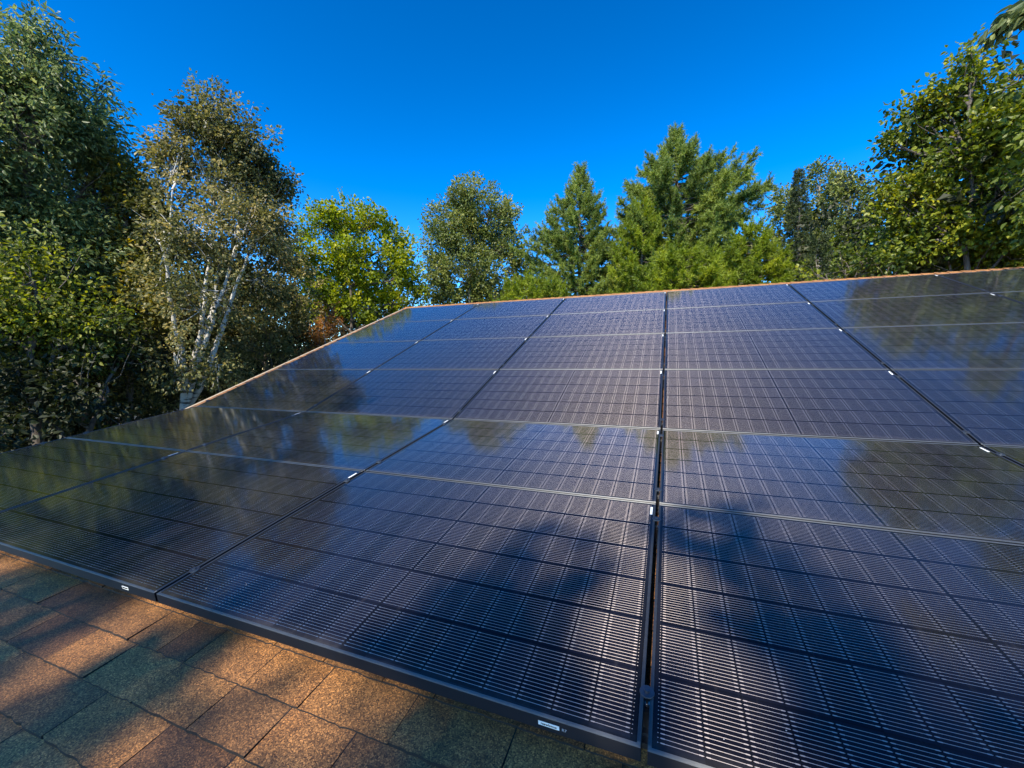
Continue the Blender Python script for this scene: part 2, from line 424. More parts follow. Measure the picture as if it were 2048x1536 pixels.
# ------------------------------------------------------------------ solar modules
MW, MH, MD = 1.7175, 1.131, 0.040
PW, PHT = 1.7315, 1.14
def frame_mesh():
    """hollow frame with an 11 mm lip, mitred, its outer top edges rounded"""
    bm = bmesh.new()
    lip, t = 0.0085, 0.0022
    def ring(ins, z): return [bm.verts.new(p) for p in ((ins, ins, z), (MW - ins, ins, z), (MW - ins, MH - ins, z), (ins, MH - ins, z))]
    r0 = ring(0, -MD); r1 = ring(0, -0.0026); r2 = ring(0.0008, -0.0009); r3 = ring(0.0026, 0.0); r4 = ring(lip - 0.001, 0.0); r5 = ring(lip, -0.0008); r6 = ring(lip, -0.004)
    r7 = ring(0.030, -MD)
    seq = [r7, r0, r1, r2, r3, r4, r5, r6]
    for a, b in zip(seq[:-1], seq[1:]):
        for i in range(4): bm.faces.new((a[i], a[(i + 1) % 4], b[(i + 1) % 4], b[i]))
    return bm
def text_obj(name, body, size, mat, parent, mat_local, ext=0.0002):
    c = bpy.data.curves.new(name, 'FONT'); c.body = body; c.size = size; c.align_x = 'CENTER'; c.align_y = 'CENTER'; c.extrude = ext; c.space_character = 1.15; c.offset = size * 0.03
    o = bpy.data.objects.new(name + '_tmp', c); col.objects.link(o)
    dg = bpy.context.evaluated_depsgraph_get(); me = bpy.data.meshes.new_from_object(o.evaluated_get(dg))
    bpy.data.objects.remove(o); me.materials.clear(); me.materials.append(mat)
    r = bpy.data.objects.new(name, me); col.objects.link(r); r.parent = parent; r.matrix_local = mat_local
    return r
def build_module():
    root = empty('solar_module')
    bm_obj('frame', frame_mesh(), M_frame, root)
    mb = NM(); mb.add(boxv(0.008, MW - 0.008, 0.008, MH - 0.008, -0.008, -0.0022), BOXF)
    mb.build('glass', MG_, root)
    mb = NM(); x0, y0 = MW - 0.0225, MH - 0.105
    mb.add(boxv(x0, x0 + 0.010, y0, y0 + 0.068, -0.0023, -0.0016), BOXF)
    mb.build('barcode_sticker', M_white, root)
    mb = NM(); mb.add(boxv(MW / 2 - 0.06, MW / 2 + 0.06, MH - 0.14, MH - 0.08, -0.030, -0.0085), BOXF); mb.build('junction_box', M_ink, root)
    return root
def copy_tree(o, parent=None):
    c = o.copy(); col.objects.link(c)
    if parent is not None: c.parent = parent
    for ch in [k for k in col.objects if k.parent == o]: copy_tree(ch, c)
    return c
proto = build_module()
kids = [k for k in col.objects if k.parent == proto]
rowname = ['bottom row', 'second row', 'third row', 'fourth row', 'fifth row', 'top row']
colname = ['leftmost column', 'second column from the left', 'column just left of the central gap', 'column just right of the central gap', 'second column right of the central gap', 'rightmost column']
first = True
modules = {}
for r in range(6):
    for c in range(6):
        if r < 2 and c == 5: continue
        if r == 0 and c == 4: pass
        x = (c - 3) * PW + (PW - MW) / 2
        if r < 2: Mx = ML @ Matrix.Translation((x, (r - 2) * PHT + 0.004, 0))
        else: Mx = MU @ Matrix.Translation((x, (r - 2) * PHT + 0.006, 0))
        if first: o = proto; first = False
        else:
            o = proto.copy(); col.objects.link(o)
            for kd in kids:
                k2 = kd.copy(); col.objects.link(k2); k2.parent = o
        # tiny mounting tolerance
        Mx = Mx @ Matrix.Rotation(rng.normal(0, 0.0009), 4, 'X') @ Matrix.Rotation(rng.normal(0, 0.0007), 4, 'Y')
        o.matrix_world = Mx
        tag(o, 'black solar module in the %s, %s' % (rowname[r], colname[c]), 'solar panel', 'black solar modules on the roof')
        modules[(c, r)] = o
# brand labels on the front frame side of two bottom modules
def front_label(mod, cx, w, h, body, outlined=False):
    Rx = Matrix.Rotation(R_(90), 4, 'X')
    mb = NM()
    mb.add(boxv(cx - w / 2, cx + w / 2, -0.0007, -0.0001, -0.021 - h / 2, -0.021 + h / 2), BOXF)
    s = mb.build('brand_label', M_white, mod)
    if outlined:
        mb = NM(); mb.add(boxv(cx - w / 2 + 0.003, cx + w / 2 - 0.003, -0.0010, -0.0007, -0.021 - h / 2 + 0.003, -0.021 + h / 2 - 0.003), BOXF)
        mb.build('label_print', M_ink, s)
    else:
        text_obj('lettering', body, h * 0.74, M_ink, s, Matrix.Translation((cx, -0.0010, -0.021)) @ Rx)
m = modules[(2, 0)]
x3 = (2 - 3) * PW + (PW - MW) / 2
front_label(m, -0.217 - x3, 0.052, 0.0115, 'raswbmus')
text_obj('frame_marking', 'R7', 0.010, M_grey, m, Matrix.Translation((-0.179 - x3, -0.0006, -0.022)) @ Matrix.Rotation(R_(90), 4, 'X'))
x2 = (1 - 3) * PW + (PW - MW) / 2
front_label(modules[(1, 0)], -1.926 - x2, 0.040, 0.012, '', True)

# rails, two under every row
rail_v = (0.142, 0.990)
rl = ['lowest', 'second lowest', 'third lowest', 'fourth lowest', 'fifth', 'sixth', 'seventh', 'eighth', 'fourth highest', 'third highest', 'second highest', 'highest']
i = 0
for r in range(6):
    for rv in rail_v:
        v = (r - 2) * PHT + rv
        x1 = 3 * PW + 0.05 if r >= 2 else 2 * PW + 0.05
        mb = NM(); mb.add(boxv(-3 * PW - 0.035, x1, v - 0.017, v + 0.017, -HR + 0.030, -MD - 0.001), BOXF)
        mb.add(boxv(-3 * PW - 0.035, x1, v - 0.032, v + 0.032, -HR + 0.022, -HR + 0.030), BOXF)
        o = mb.build('mounting_rail', M_rail); o.matrix_world = ML if r < 2 else MU
        tag(o, 'dark aluminium mounting rail under the modules, the %s one up the slope' % rl[i], 'rail', 'rails under the modules')
        # feet of the rail
        for fx in np.arange(-3 * PW + 0.3, x1 - 0.2, 1.22):
            mf = NM(); mf.add(boxv(fx - 0.04, fx + 0.04, v - 0.05, v + 0.05, -HR + 0.004, -HR + 0.022), BOXF)
            mf.build('rail_foot', M_rail, o)
        i += 1

# round mid clamps bridging the gaps, end clamps along the left edge
def clamp_proto():
    root = empty('module_clamp')
    bm = bmesh.new(); bmesh.ops.create_cone(bm, cap_ends=True, segments=28, radius1=0.0180, radius2=0.0172, depth=0.003, matrix=Matrix.Translation((0, 0, 0.0022)))
    bm_obj('washer', bm, M_clamp, root)
    bm = bmesh.new(); bmesh.ops.create_cone(bm, cap_ends=True, segments=6, radius1=0.0068, radius2=0.0064, depth=0.006, matrix=Matrix.Translation((0, 0, 0.0067)))
    bm_obj('bolt_head', bm, M_clamp, root)
    bm = bmesh.new(); bmesh.ops.create_cone(bm, cap_ends=True, segments=10, radius1=0.0036, radius2=0.0036, depth=0.062, matrix=Matrix.Translation((0, 0, -0.0305)))
    bmesh.ops.create_cone(bm, cap_ends=True, segments=6, radius1=0.0066, radius2=0.0066, depth=0.006, matrix=Matrix.Translation((0, -0.001, -0.035)))
    bm_obj('bolt_shank', bm, plain('bright_steel', (0.7, 0.7, 0.68), 0.3, 1.0), root)
    return root
cp = clamp_proto(); ck = [k for k in col.objects if k.parent == cp]; first = True
gapname = {1: 'leftmost gap', 2: 'second gap', 3: 'central gap', 4: 'fourth gap', 5: 'rightmost gap'}
for r in range(6):
    for j, rv in enumerate(rail_v):
        for g in range(1, 6):
            if r < 2 and g == 5: continue
            v = (r - 2) * PHT + rv
            if first: o = cp; first = False
            else:
                o = cp.copy(); col.objects.link(o)
                for kd in ck: k2 = kd.copy(); col.objects.link(k2); k2.parent = o
            o.matrix_world = (ML if r < 2 else MU) @ Matrix.Translation(((g - 3) * PW, v, 0)) @ Matrix.Rotation(rng.uniform(0, 6), 4, 'Z')
            tag(o, 'round clamp in the %s, at the %s end of the %s' % (gapname[g], 'lower' if j == 0 else 'upper', rowname[r]), 'clamp', 'round clamps between the modules')
def end_proto():
    root = empty('end_clamp')
    mb = NM()
    mb.add(boxv(-0.012, 0.009, -0.019, 0.019, 0.0004, 0.0034), BOXF); mb.add(boxv(-0.012, -0.009, -0.019, 0.019, -0.042, 0.0004), BOXF)
    mb.build('bracket', M_clamp, root)
    bm = bmesh.new(); bmesh.ops.create_cone(bm, cap_ends=True, segments=6, radius1=0.0066, radius2=0.0062, depth=0.006, matrix=Matrix.Translation((-0.003, 0, 0.0064)))
    bm_obj('bolt_head', bm, M_clamp, root); return root
ep = end_proto(); ek = [k for k in col.objects if k.parent == ep]; first = True
for r in range(6):
    for j, rv in enumerate(rail_v):
        if first: o = ep; first = False
        else:
            o = ep.copy(); col.objects.link(o)
            for kd in ek: k2 = kd.copy(); col.objects.link(k2); k2.parent = o
        o.matrix_world = (ML if r < 2 else MU) @ Matrix.Translation((-3 * PW + (PW - MW) / 2 - 0.003, (r - 2) * PHT + rv, 0))
        tag(o, 'small end clamp on the left edge, at the %s end of the %s' % ('lower' if j == 0 else 'upper', rowname[r]), 'clamp', 'end clamps along the left edge')

# ------------------------------------------------------------------ ground
t = NT('forest_floor'); tc = t.n('ShaderNodeTexCoord')
nz = t.noise(tc.outputs['Object'], 0.9, 8, 0.7)
c = t.ramp(nz, [(0.3, (0.018, 0.022, 0.010)), (0.55, (0.045, 0.04, 0.02)), (0.8, (0.05, 0.065, 0.02))])
p = t.princ(c, 0.95); b = t.n('ShaderNodeBump'); b.inputs['Distance'].default_value = 0.1; t.l(t.noise(tc.outputs['Object'], 7, 6, 0.7), b.inputs['Height']); t.l(b.outputs[0], p.inputs['Normal'])
M_ground = t.done(p.outputs[0])
n = 60; gx = np.linspace(-1, 1, n); gx = np.sign(gx) * np.abs(gx) ** 2.2 * 900
X, Y = np.meshgrid(gx, gx); Z = 0.25 * np.sin(X * 0.11) * np.cos(Y * 0.13) - 0.3
mb = NM(); idx = np.arange(n * n).reshape(n, n)
mb.add(np.stack([X.ravel(), Y.ravel(), Z.ravel()], 1), np.stack([idx[:-1, :-1].ravel(), idx[:-1, 1:].ravel(), idx[1:, 1:].ravel(), idx[1:, :-1].ravel()], 1))
tag(mb.build('ground', M_ground), kind='structure')

# ------------------------------------------------------------------ trees
def ray(px, py):
    d = RW.T @ np.array([(px - 1024) / F, (py - 768) / F, 1.0]); return d
def at(px, py, D):
    d = ray(px, py); return CAM + d * (D / math.hypot(d[0], d[1]))
DK = 2.0
def unit(a): return a / np.maximum(np.linalg.norm(a, axis=-1, keepdims=True), 1e-9)

def tube(mb, pts, rad, seg=6, tint=0.5):
    pts = np.asarray(pts, float); rad = np.asarray(rad, float); n = len(pts)
    tg = np.gradient(pts, axis=0); tg = unit(tg)
    ref = np.array([0.3, 0.9, 0.1]); a = unit(np.cross(tg, ref)); b = np.cross(tg, a)
    th = np.linspace(0, 2 * np.pi, seg, endpoint=False)
    ring = pts[:, None, :] + rad[:, None, None] * (np.cos(th)[None, :, None] * a[:, None, :] + np.sin(th)[None, :, None] * b[:, None, :])
    i = np.arange(n - 1)[:, None] * seg; j = np.arange(seg)[None, :]; j2 = (j + 1) % seg
    f = np.stack([i + j, i + j2, i + seg + j2, i + seg + j], -1).reshape(-1, 4)
    mb.add(ring.reshape(-1, 3), f, tint)

def bez(p0, p1, sag, n=7, wob=0.0):
    s = np.linspace(0, 1, n)[:, None]
    c = (p0 + p1) / 2 + np.asarray(sag)
    pts = (1 - s) ** 2 * p0 + 2 * s * (1 - s) * c + s ** 2 * p1
    if wob: w = rng.normal(0, wob, (n, 3)); w[0] = 0; w[-1] = 0; pts = pts + w
    return pts

def leaves(mb, base, axis, size, width, tint, droop=0.25, up=0.5, fine=False):
    """one folded leaf blade per row: base point, axis, length"""
    n = len(base)
    axis = unit(axis + np.array([0, 0, -droop]) * rng.uniform(0.2, 1.4, (n, 1)))
    nrm = unit(rng.normal(0, 1, (n, 3)) * 0.8 + np.array([0, 0, up]))
    side = unit(np.cross(axis, nrm)); nn = np.cross(side, axis)
    L = size[:, None]; W = (size * width)[:, None]
    p0 = base; p2 = base + axis * L - nn * L * 0.12
    if fine:
        a = base + axis * L * 0.28; b = base + axis * L * 0.66 - nn * L * 0.03
        v = np.stack([p0, a + side * W * 0.95 + nn * W * 0.3, b + side * W * 0.75 + nn * W * 0.25, p2, b - side * W * 0.75 + nn * W * 0.25, a - side * W * 0.95 + nn * W * 0.3], 1).reshape(-1, 3)
        f = np.arange(n * 6).reshape(n, 6)
        mb.add(v, np.concatenate([f[:, [0, 1, 2, 3]], f[:, [0, 3, 4, 5]]]), np.repeat(tint, 6)); return
    mid = base + axis * L * 0.42
    p1 = mid + side * W + nn * W * 0.35; p3 = mid - side * W + nn * W * 0.35
    v = np.stack([p0, p1, p2, p3], 1).reshape(-1, 3)
    f = np.arange(n * 4).reshape(n, 4)
    tri = np.concatenate([f[:, [0, 1, 2]], f[:, [0, 2, 3]]])
    mb.add(v, tri, np.repeat(tint, 4))

def lobe_points(c, r, k, shell=0.55):
    d = unit(rng.normal(0, 1, (k, 3))); u = rng.uniform(0, 1, (k, 1))
    rad = (shell + (1 - shell) * u ** 0.6)
    rad = np.where(rng.uniform(0, 1, (k, 1)) < 0.22, rng.uniform(0.1, shell, (k, 1)), rad)
    bump = 1 + 0.16 * np.sin(d[:, :1] * 5 + c[0]) * np.cos(d[:, 1:2] * 6 + c[2]) + 0.10 * np.sin(d[:, 2:] * 9 + c[1])
    return c + d * rad * bump * r, d

def deciduous(name, label, D, lobes, trunk_px, mats, leaf=0.10, width=0.33, k=2.4, spray=0.45, per=16, trunk_r=0.16, droop=0.3, stems=None, depth=1.0, cat='tree', twig=True, ground=-0.3, shell=0.55, group=None, fork=0.55):
    leafm, barkm = mats; leaf = leaf * 0.86
    base = at(trunk_px, 740, D); base[2] = ground
    root = empty(name, tuple(base)); tag(root, label, cat, group)
    view = unit(np.array([base[0] - CAM[0], base[1] - CAM[1], 0.0]))
    mb = NM(); tb = NM(); B0 = base.copy()
    cs = []
    for L in lobes:
        x, y, rx, rz_ = L[:4]; dd = L[4] if len(L) > 4 else rng.uniform(-0.35, 0.35) * depth
        Rx = np.linalg.norm(at(x + rx, y, D) - at(x - rx, y, D)) / 2
        Rz = abs(at(x, y - rz_, D)[2] - at(x, y + rz_, D)[2]) / 2
        c = at(x, y, D) + view * dd * max(Rx, 1.0)
        cs.append((c, np.array([Rx, Rx, Rz]), L[5] if len(L) > 5 else 1.0))
    topc = max(cs, key=lambda q_: q_[0][2])[0]
    if not stems:
        ctr = np.mean([q_[0] for q_ in cs], 0)
        mid = np.array([ctr[0] * 0.6 + base[0] * 0.4, ctr[1] * 0.6 + base[1] * 0.4, base[2] + (topc[2] - base[2]) * fork])
        s = np.linspace(0, 1, 12)[:, None]
        pts = (1 - s) ** 2 * base + 2 * s * (1 - s) * mid + s ** 2 * topc
        pts[1:-1] += rng.normal(0, 0.05, (10, 3))
        tube(tb, pts - B0, trunk_r * (1 - 0.9 * s[:, 0]) + 0.01, 9)
        trunks = [pts]
    else:
        trunks = []
        for st in stems:
            pts = np.array([at(px, py, D + dz) for px, py, dz in st])
            pts = np.concatenate([[np.array([base[0], base[1], ground])], pts])
            # densify
            tt = np.linspace(0, len(pts) - 1, (len(pts) - 1) * 3 + 1); P = np.stack([np.interp(tt, np.arange(len(pts)), pts[:, i]) for i in range(3)], 1)
            P[1:-1] += rng.normal(0, 0.012, (len(P) - 2, 3))
            hh = np.linspace(0, 1, len(P))
            sb = NM(); tube(sb, P - B0, 0.082 * (1 - 0.86 * hh), 9); sb.build('trunk', barkm, root, True)
            trunks.append(P)
    for c, r, dens in cs:
        # limb from the nearest stem point that lies lower than the lobe
        best = None
        for pts in trunks:
            ok = pts[pts[:, 2] < c[2] + 0.1]
            if len(ok) == 0: ok = pts[:1]
            cand = ok[np.argmin(np.linalg.norm((ok - c) * np.array([1, 1, 0.6]) + np.array([0, 0, 0.5]), axis=1))]
            if best is None or np.linalg.norm(cand - c) < np.linalg.norm(best - c): best = cand
        lr = min(trunk_r * 0.4, 0.03 + 0.02 * np.linalg.norm(best - c))
        lp = bez(best, c + np.array([0, 0, 0.3 * r[2]]), (0, 0, -0.12 * np.linalg.norm(best - c)), 7, 0.04)
        tube(tb, lp - B0, np.linspace(lr, 0.012, 7), 6)
        area = math.pi * (r[0] * r[2]); la = leaf * leaf * width
        nl = DK * k * dens * area / la; ns = max(6, int(nl / per))
        P, d = lobe_points(c, r, int(ns * 1.7), shell)
        w_ = 5.2 / (1.6 + 3.4 * spray)
        gate = np.sin(P[:, 0] * w_ * 1.3 + 1.7 * np.sin(P[:, 2] * w_)) * np.cos(P[:, 1] * w_ * 1.1 + P[:, 2] * w_ * 1.4) + rng.normal(0, 0.30, len(P))
        kp = np.argsort(-gate)[:ns]; P = P[kp]; d = d[kp]
        # sprays
        sd_ = unit(d * 1.0 + rng.normal(0, 0.5, (ns, 3)) + np.array([0, 0, 0.45]))
        ln = spray * rng.uniform(0.5, 1.25, ns)
        if twig:
            sel = rng.choice(ns, min(ns, max(8, ns // 6)), replace=False)
            for i in sel:
                o_ = lp[rng.integers(3, 7)]
                tp = bez(o_, P[i] + sd_[i] * ln[i] * 0.7, (0, 0, -0.1), 4, 0.03)
                tube(tb, tp - B0, np.array([0.014, 0.011, 0.008, 0.004]) * (0.7 + trunk_r * 2), 4)
        tone = rng.normal(0, 0.22, ns) + 0.43 + 0.14 * np.sin(P[:, 0] * 1.7 + P[:, 2] * 2.1)
        m_ = np.repeat(np.arange(ns), per); N = len(m_)
        s = rng.uniform(-0.1, 1.0, N)
        perp = unit(rng.normal(0, 1, (N, 3)))
        bpos = P[m_] + sd_[m_] * (s * ln[m_])[:, None] + perp * (0.055 * spray / 0.45 + 0.03)
        ax = unit(sd_[m_] * 0.7 + perp * 0.9)
        sz = leaf * rng.uniform(0.55, 1.4, N)
        tint = np.clip(tone[m_] + rng.normal(0, 0.13, N), 0, 1)
        leaves(mb, bpos - B0, ax, sz, width, tint, droop, fine=(D < 14))
    if tb.n: tb.build('branches' if stems else 'trunk', barkm, root, True)
    mb.build('crown', leafm, root)
    return root

def conifer(name, label, D, top, env, mats, step=0.31, tuft=0.17, nn=14, dens=1.0, rise=0.32, trunk_r=0.17, ground=-0.3, cat='tree', needle_w=0.014, group=None, wild=0.13, wide=1.25):
    leafm, barkm = mats
    T = at(top[0], top[1], D); base = T.copy(); base[2] = ground; base[:2] = at(env[-1][3] if len(env[-1]) > 3 else top[0], 740, D)[:2]
    root = empty(name, tuple(base)); tag(root, label, cat, group); B0 = base.copy()
    view = unit(np.array([T[0] - CAM[0], T[1] - CAM[1], 0])); lat = np.array([view[1], -view[0], 0.0])
    zs = np.array([at(top[0], e[0], D)[2] for e in env])
    sc = np.linalg.norm(at(top[0] + 50, 600, D) - at(top[0] - 50, 600, D)) / 100
    Lw = np.array([e[1] for e in env]) * sc * wide; Rw_ = np.array([e[2] for e in env]) * sc * wide
    tb = NM(); mb = NM()
    s = np.linspace(0, 1, 14)[:, None]; pts = base * (1 - s) + T * s; pts[1:-1, :2] += rng.normal(0, 0.03, (12, 2))
    tube(tb, pts - B0, trunk_r * (1 - 0.93 * s[:, 0]) + 0.006, 8)
    z = T[2] - 0.12; zmin = max(zs.min() - 1.5, ground + 1.2)
    Tp, Td, Tt = [T.copy()], [np.array([0, 0, 1.0])], [0.5]
    order = np.argsort(zs)
    while z > zmin:
        wl = np.interp(z, zs[order], Lw[order]); wr = np.interp(z, zs[order], Rw_[order])
        f = (z - base[2]) / (T[2] - base[2]); axis = base * (1 - f) + T * f
        m = 6 + int(rng.integers(0, 3)); a0 = rng.uniform(0, 6.28)
        for i in range(m):
            a = a0 + 6.28 * i / m + rng.normal(0, 0.25)
            Lb = (wl + (wr - wl) * (1 + math.cos(a)) / 2) * (1 + rng.normal(0, wild) * 0.6) + 0.05
            Lb = max(0.12, min(Lb, max(wl, wr) * 1.15 + 0.15))
            d = lat * math.cos(a) + view * math.sin(a)
            rs = rise * 0.8 * rng.uniform(0.6, 1.3)
            p1 = axis + d * Lb + np.array([0, 0, rs * Lb])
            p0 = axis + np.array([0, 0, rng.uniform(-0.1, 0.1)])
            bp_ = bez(p0, p1, (0, 0, -0.16 * Lb * (1 if rise > 0 else -0.4)), 6, 0.02 * Lb)
            tube(tb, bp_ - B0, np.linspace(0.012 + 0.014 * Lb, 0.005, 6), 4)
            tone = rng.normal(0.45, 0.15)
            nt = max(3, int(Lb * 19 * dens))
            for q_ in range(nt):
                u = rng.uniform(0.22, 1.0) ** 0.75
                k_ = u * 5; i0 = min(4, int(k_)); pb = bp_[i0] * (1 - (k_ - i0)) + bp_[i0 + 1] * (k_ - i0)
                sdir = unit(d + rng.normal(0, 0.75, 3) + np.array([0, 0, 0.35 if rise > 0 else 0.0]))
                ll = rng.uniform(0.05, 0.30) * (0.5 + Lb * 0.45) * (1.15 - u * 0.5)
                tp = pb + sdir * ll
                nk = 1 + int(ll / 0.16)
                for kk in range(nk):
                    Tp.append(pb + sdir * ll * (kk + 1) / nk); Td.append(unit(sdir + np.array([0, 0, 0.3]))); Tt.append(tone)
            for e_ in range(4 if rise > 0 else 1):
                Tp.append(p1 + (d * 0.05 + np.array([0, 0, 0.09])) * e_ + (rng.normal(0, 0.02, 3))); Td.append(unit(d * 0.5 + np.array([0, 0, 1.1]))); Tt.append(tone)
        z -= step * rng.uniform(0.75, 1.25) * (0.55 + 0.45 * min(1, (T[2] - z) / 3))
    Tp = np.array(Tp); Td = np.array(Td); Tt = np.array(Tt); n = len(Tp)
    m_ = np.repeat(np.arange(n), nn); N = len(m_)
    ax = unit(Td[m_] * 0.75 + unit(rng.normal(0, 1, (N, 3))) * 0.85)
    b0 = Tp[m_] + Td[m_] * rng.uniform(-0.5, 0.3, (N, 1)) * tuft
    ln = tuft * rng.uniform(0.65, 1.15, (N, 1))
    side = unit(np.cross(ax, rng.normal(0, 1, (N, 3)))) * needle_w
    v = np.stack([b0 - side, b0 + side, b0 + ax * ln], 1).reshape(-1, 3) - B0
    tint = np.clip(Tt[m_] + rng.normal(0, 0.14, N), 0, 1)
    mb.add(v, np.arange(N * 3).reshape(-1, 3), np.repeat(tint, 3))
    tb.build('trunk', barkm, root, True); mb.build('crown', leafm, root)
    return root

BK = bark_mat('grey_brown_bark', (0.05, 0.04, 0.032), (0.16, 0.135, 0.11))
BKL = bark_mat('pale_grey_bark', (0.12, 0.11, 0.09), (0.32, 0.29, 0.25))
BB = birch_mat()
Lash = leaf_mat('ash_leaves', (0.045, 0.075, 0.028), (0.17, 0.215, 0.075), (0.38, 0.4, 0.15), 0.33, 0.45)
Lbirch = leaf_mat('birch_leaves', (0.04, 0.05, 0.016), (0.2, 0.19, 0.06), (0.44, 0.35, 0.14), 0.36, 0.42)
Lgold = leaf_mat('golden_brown_leaves', (0.08, 0.08, 0.015), (0.2, 0.185, 0.03), (0.38, 0.29, 0.045), 0.4, 0.35)
Lmaple = leaf_mat('maple_leaves', (0.06, 0.1, 0.004), (0.27, 0.32, 0.006), (0.5, 0.46, 0.01), 0.45, 0.42)
Lcherry = leaf_mat('cherry_leaves', (0.045, 0.07, 0.016), (0.17, 0.2, 0.04), (0.34, 0.33, 0.08), 0.35, 0.28)
Lorange = leaf_mat('orange_leaves', (0.22, 0.09, 0.02), (0.42, 0.19, 0.05), (0.50, 0.32, 0.10), 0.5, 0.4)
Laspen = leaf_mat('aspen_leaves', (0.03, 0.055, 0.008), (0.15, 0.19, 0.016), (0.38, 0.36, 0.02), 0.36, 0.36)
Ldark = leaf_mat('shade_leaves', (0.012, 0.018, 0.005), (0.03, 0.038, 0.01), (0.075, 0.075, 0.02), 0.45, 0.3)  # shade of the understory put into the leaf colour
Lmid = leaf_mat('mixed_green_leaves', (0.035, 0.06, 0.01), (0.15, 0.18, 0.028), (0.36, 0.35, 0.05), 0.4, 0.48)
Npine = leaf_mat('pine_needles', (0.05, 0.085, 0.018), (0.19, 0.25, 0.045), (0.38, 0.42, 0.08), 0.45, 0.32)
Nbright = leaf_mat('young_pine_needles', (0.06, 0.1, 0.008), (0.2, 0.26, 0.012), (0.4, 0.42, 0.02), 0.45, 0.32)
Nspruce = leaf_mat('spruce_needles', (0.025, 0.040, 0.014), (0.05, 0.075, 0.022), (0.10, 0.12, 0.03), 0.5, 0.15)

# --- left side
deciduous('ash_tree', 'tall dark ash tree at the left edge of the picture, taller than the birch', 13.0,
    [(65, 85, 28, 38), (78, 150, 55, 55), (20, 160, 45, 70), (45, 260, 100, 95), (165, 265, 60, 70), (205, 200, 14, 26), (-90, 230, 130, 180), (60, 400, 130, 120), (205, 340, 62, 55), (215, 430, 60, 70), (-110, 480, 150, 180), (120, 520, 120, 100)],
    40, (Lash, BK), leaf=0.118, width=0.21, k=2.7, spray=0.5, per=14, trunk_r=0.2, droop=0.7)
deciduous('maple_tree', 'green maple filling the left edge below the ash crown', 11.5,
    [(-60, 640, 150, 120), (70, 590, 100, 90), (165, 660, 90, 80)], 60, (Lmid, BK), leaf=0.088, width=0.33, k=1.9, trunk_r=0.14, droop=0.5, shell=0.4)
deciduous('golden_tree', 'yellow brown tree between the dark ash and the white birch', 12.8,
    [(255, 400, 55, 70), (290, 480, 60, 70), (235, 530, 70, 80), (280, 610, 70, 70), (200, 640, 60, 70)], 240, (Lgold, BK), leaf=0.11, k=1.9, trunk_r=0.11, shell=0.4)
stems = [[(369, 812, 0), (379, 762, 0), (390, 718, 0), (396, 684, 0), (407, 632, 0.1), (412, 574, 0.1), (419, 513, 0.2), (429, 458, 0.2), (430, 380, 0.3), (428, 260, 0.3)],
         [(371, 815, 0.05), (386, 742, 0.2), (407, 690, 0.3), (420, 639, 0.4), (434, 571, 0.6), (441, 513, 0.7), (441, 468, 0.8), (446, 400, 0.9), (470, 300, 1)],
         [(372, 815, -0.1), (390, 740, -0.1), (407, 694, -0.2), (431, 619, -0.3), (461, 537, -0.4), (475, 482, -0.5), (478, 420, -0.5)],
         [(373, 818, 0.1), (407, 762, 0.0), (437, 684, 0), (458, 619, 0), (468, 580, 0), (495, 516, 0.1), (516, 451, 0.2), (530, 410, 0.2)],
         [(369, 818, -0.1), (369, 735, -0.2), (362, 694, -0.3), (349, 646, -0.4), (338, 591, -0.5), (333, 550, -0.5), (338, 475, -0.6), (345, 380, -0.6)]]
deciduous('birch_tree', 'birch clump with white fanning stems and thin grey brown crown', 12.0,
    [(427, 222, 34, 34), (365, 262, 30, 40), (420, 290, 70, 50), (490, 285, 50, 45), (520, 340, 55, 50), (340, 330, 45, 50), (430, 370, 90, 55), (555, 380, 40, 50), (545, 460, 50, 45), (320, 430, 50, 55, 0.3, 0.7), (400, 470, 70, 50, 0.7, 0.5), (480, 490, 70, 60, 0.7, 0.6), (330, 540, 50, 60, -0.6, 0.4), (400, 470, 80, 50, -0.8, 0.5), (400, 610, 90, 60, -0.9, 0.35), (540, 560, 50, 60, 0.6, 0.8), (470, 600, 60, 60, 0.9, 0.6), (350, 720, 50, 40, -0.8, 0.5), (430, 730, 50, 40, -0.7, 0.45), (490, 480, 60, 60, -0.6, 0.5)],
    368, (Lbirch, BB), leaf=0.082, width=0.38, k=2.2, spray=0.4, trunk_r=0.07, droop=0.6, stems=stems, depth=0.8)
deciduous('beech_tree', 'brownish green tree behind the white birch stems', 16.5,
    [(560, 520, 45, 60), (590, 590, 45, 60), (540, 620, 60, 60), (480, 560, 60, 70), (420, 600, 60, 80), (360, 600, 60, 80), (480, 680, 80, 60)], 520, (Lbirch, BK), leaf=0.12, k=1.8, trunk_r=0.13, shell=0.35)
deciduous('maple_tree', 'dark shaded tree low at the left edge under the green maple', 11.0,
    [(30, 760, 110, 80), (-80, 860, 140, 110), (150, 780, 90, 70), (240, 730, 60, 60)], 90, (Ldark, BK), leaf=0.11, k=1.6, trunk_r=0.10, droop=0.5, shell=0.3)
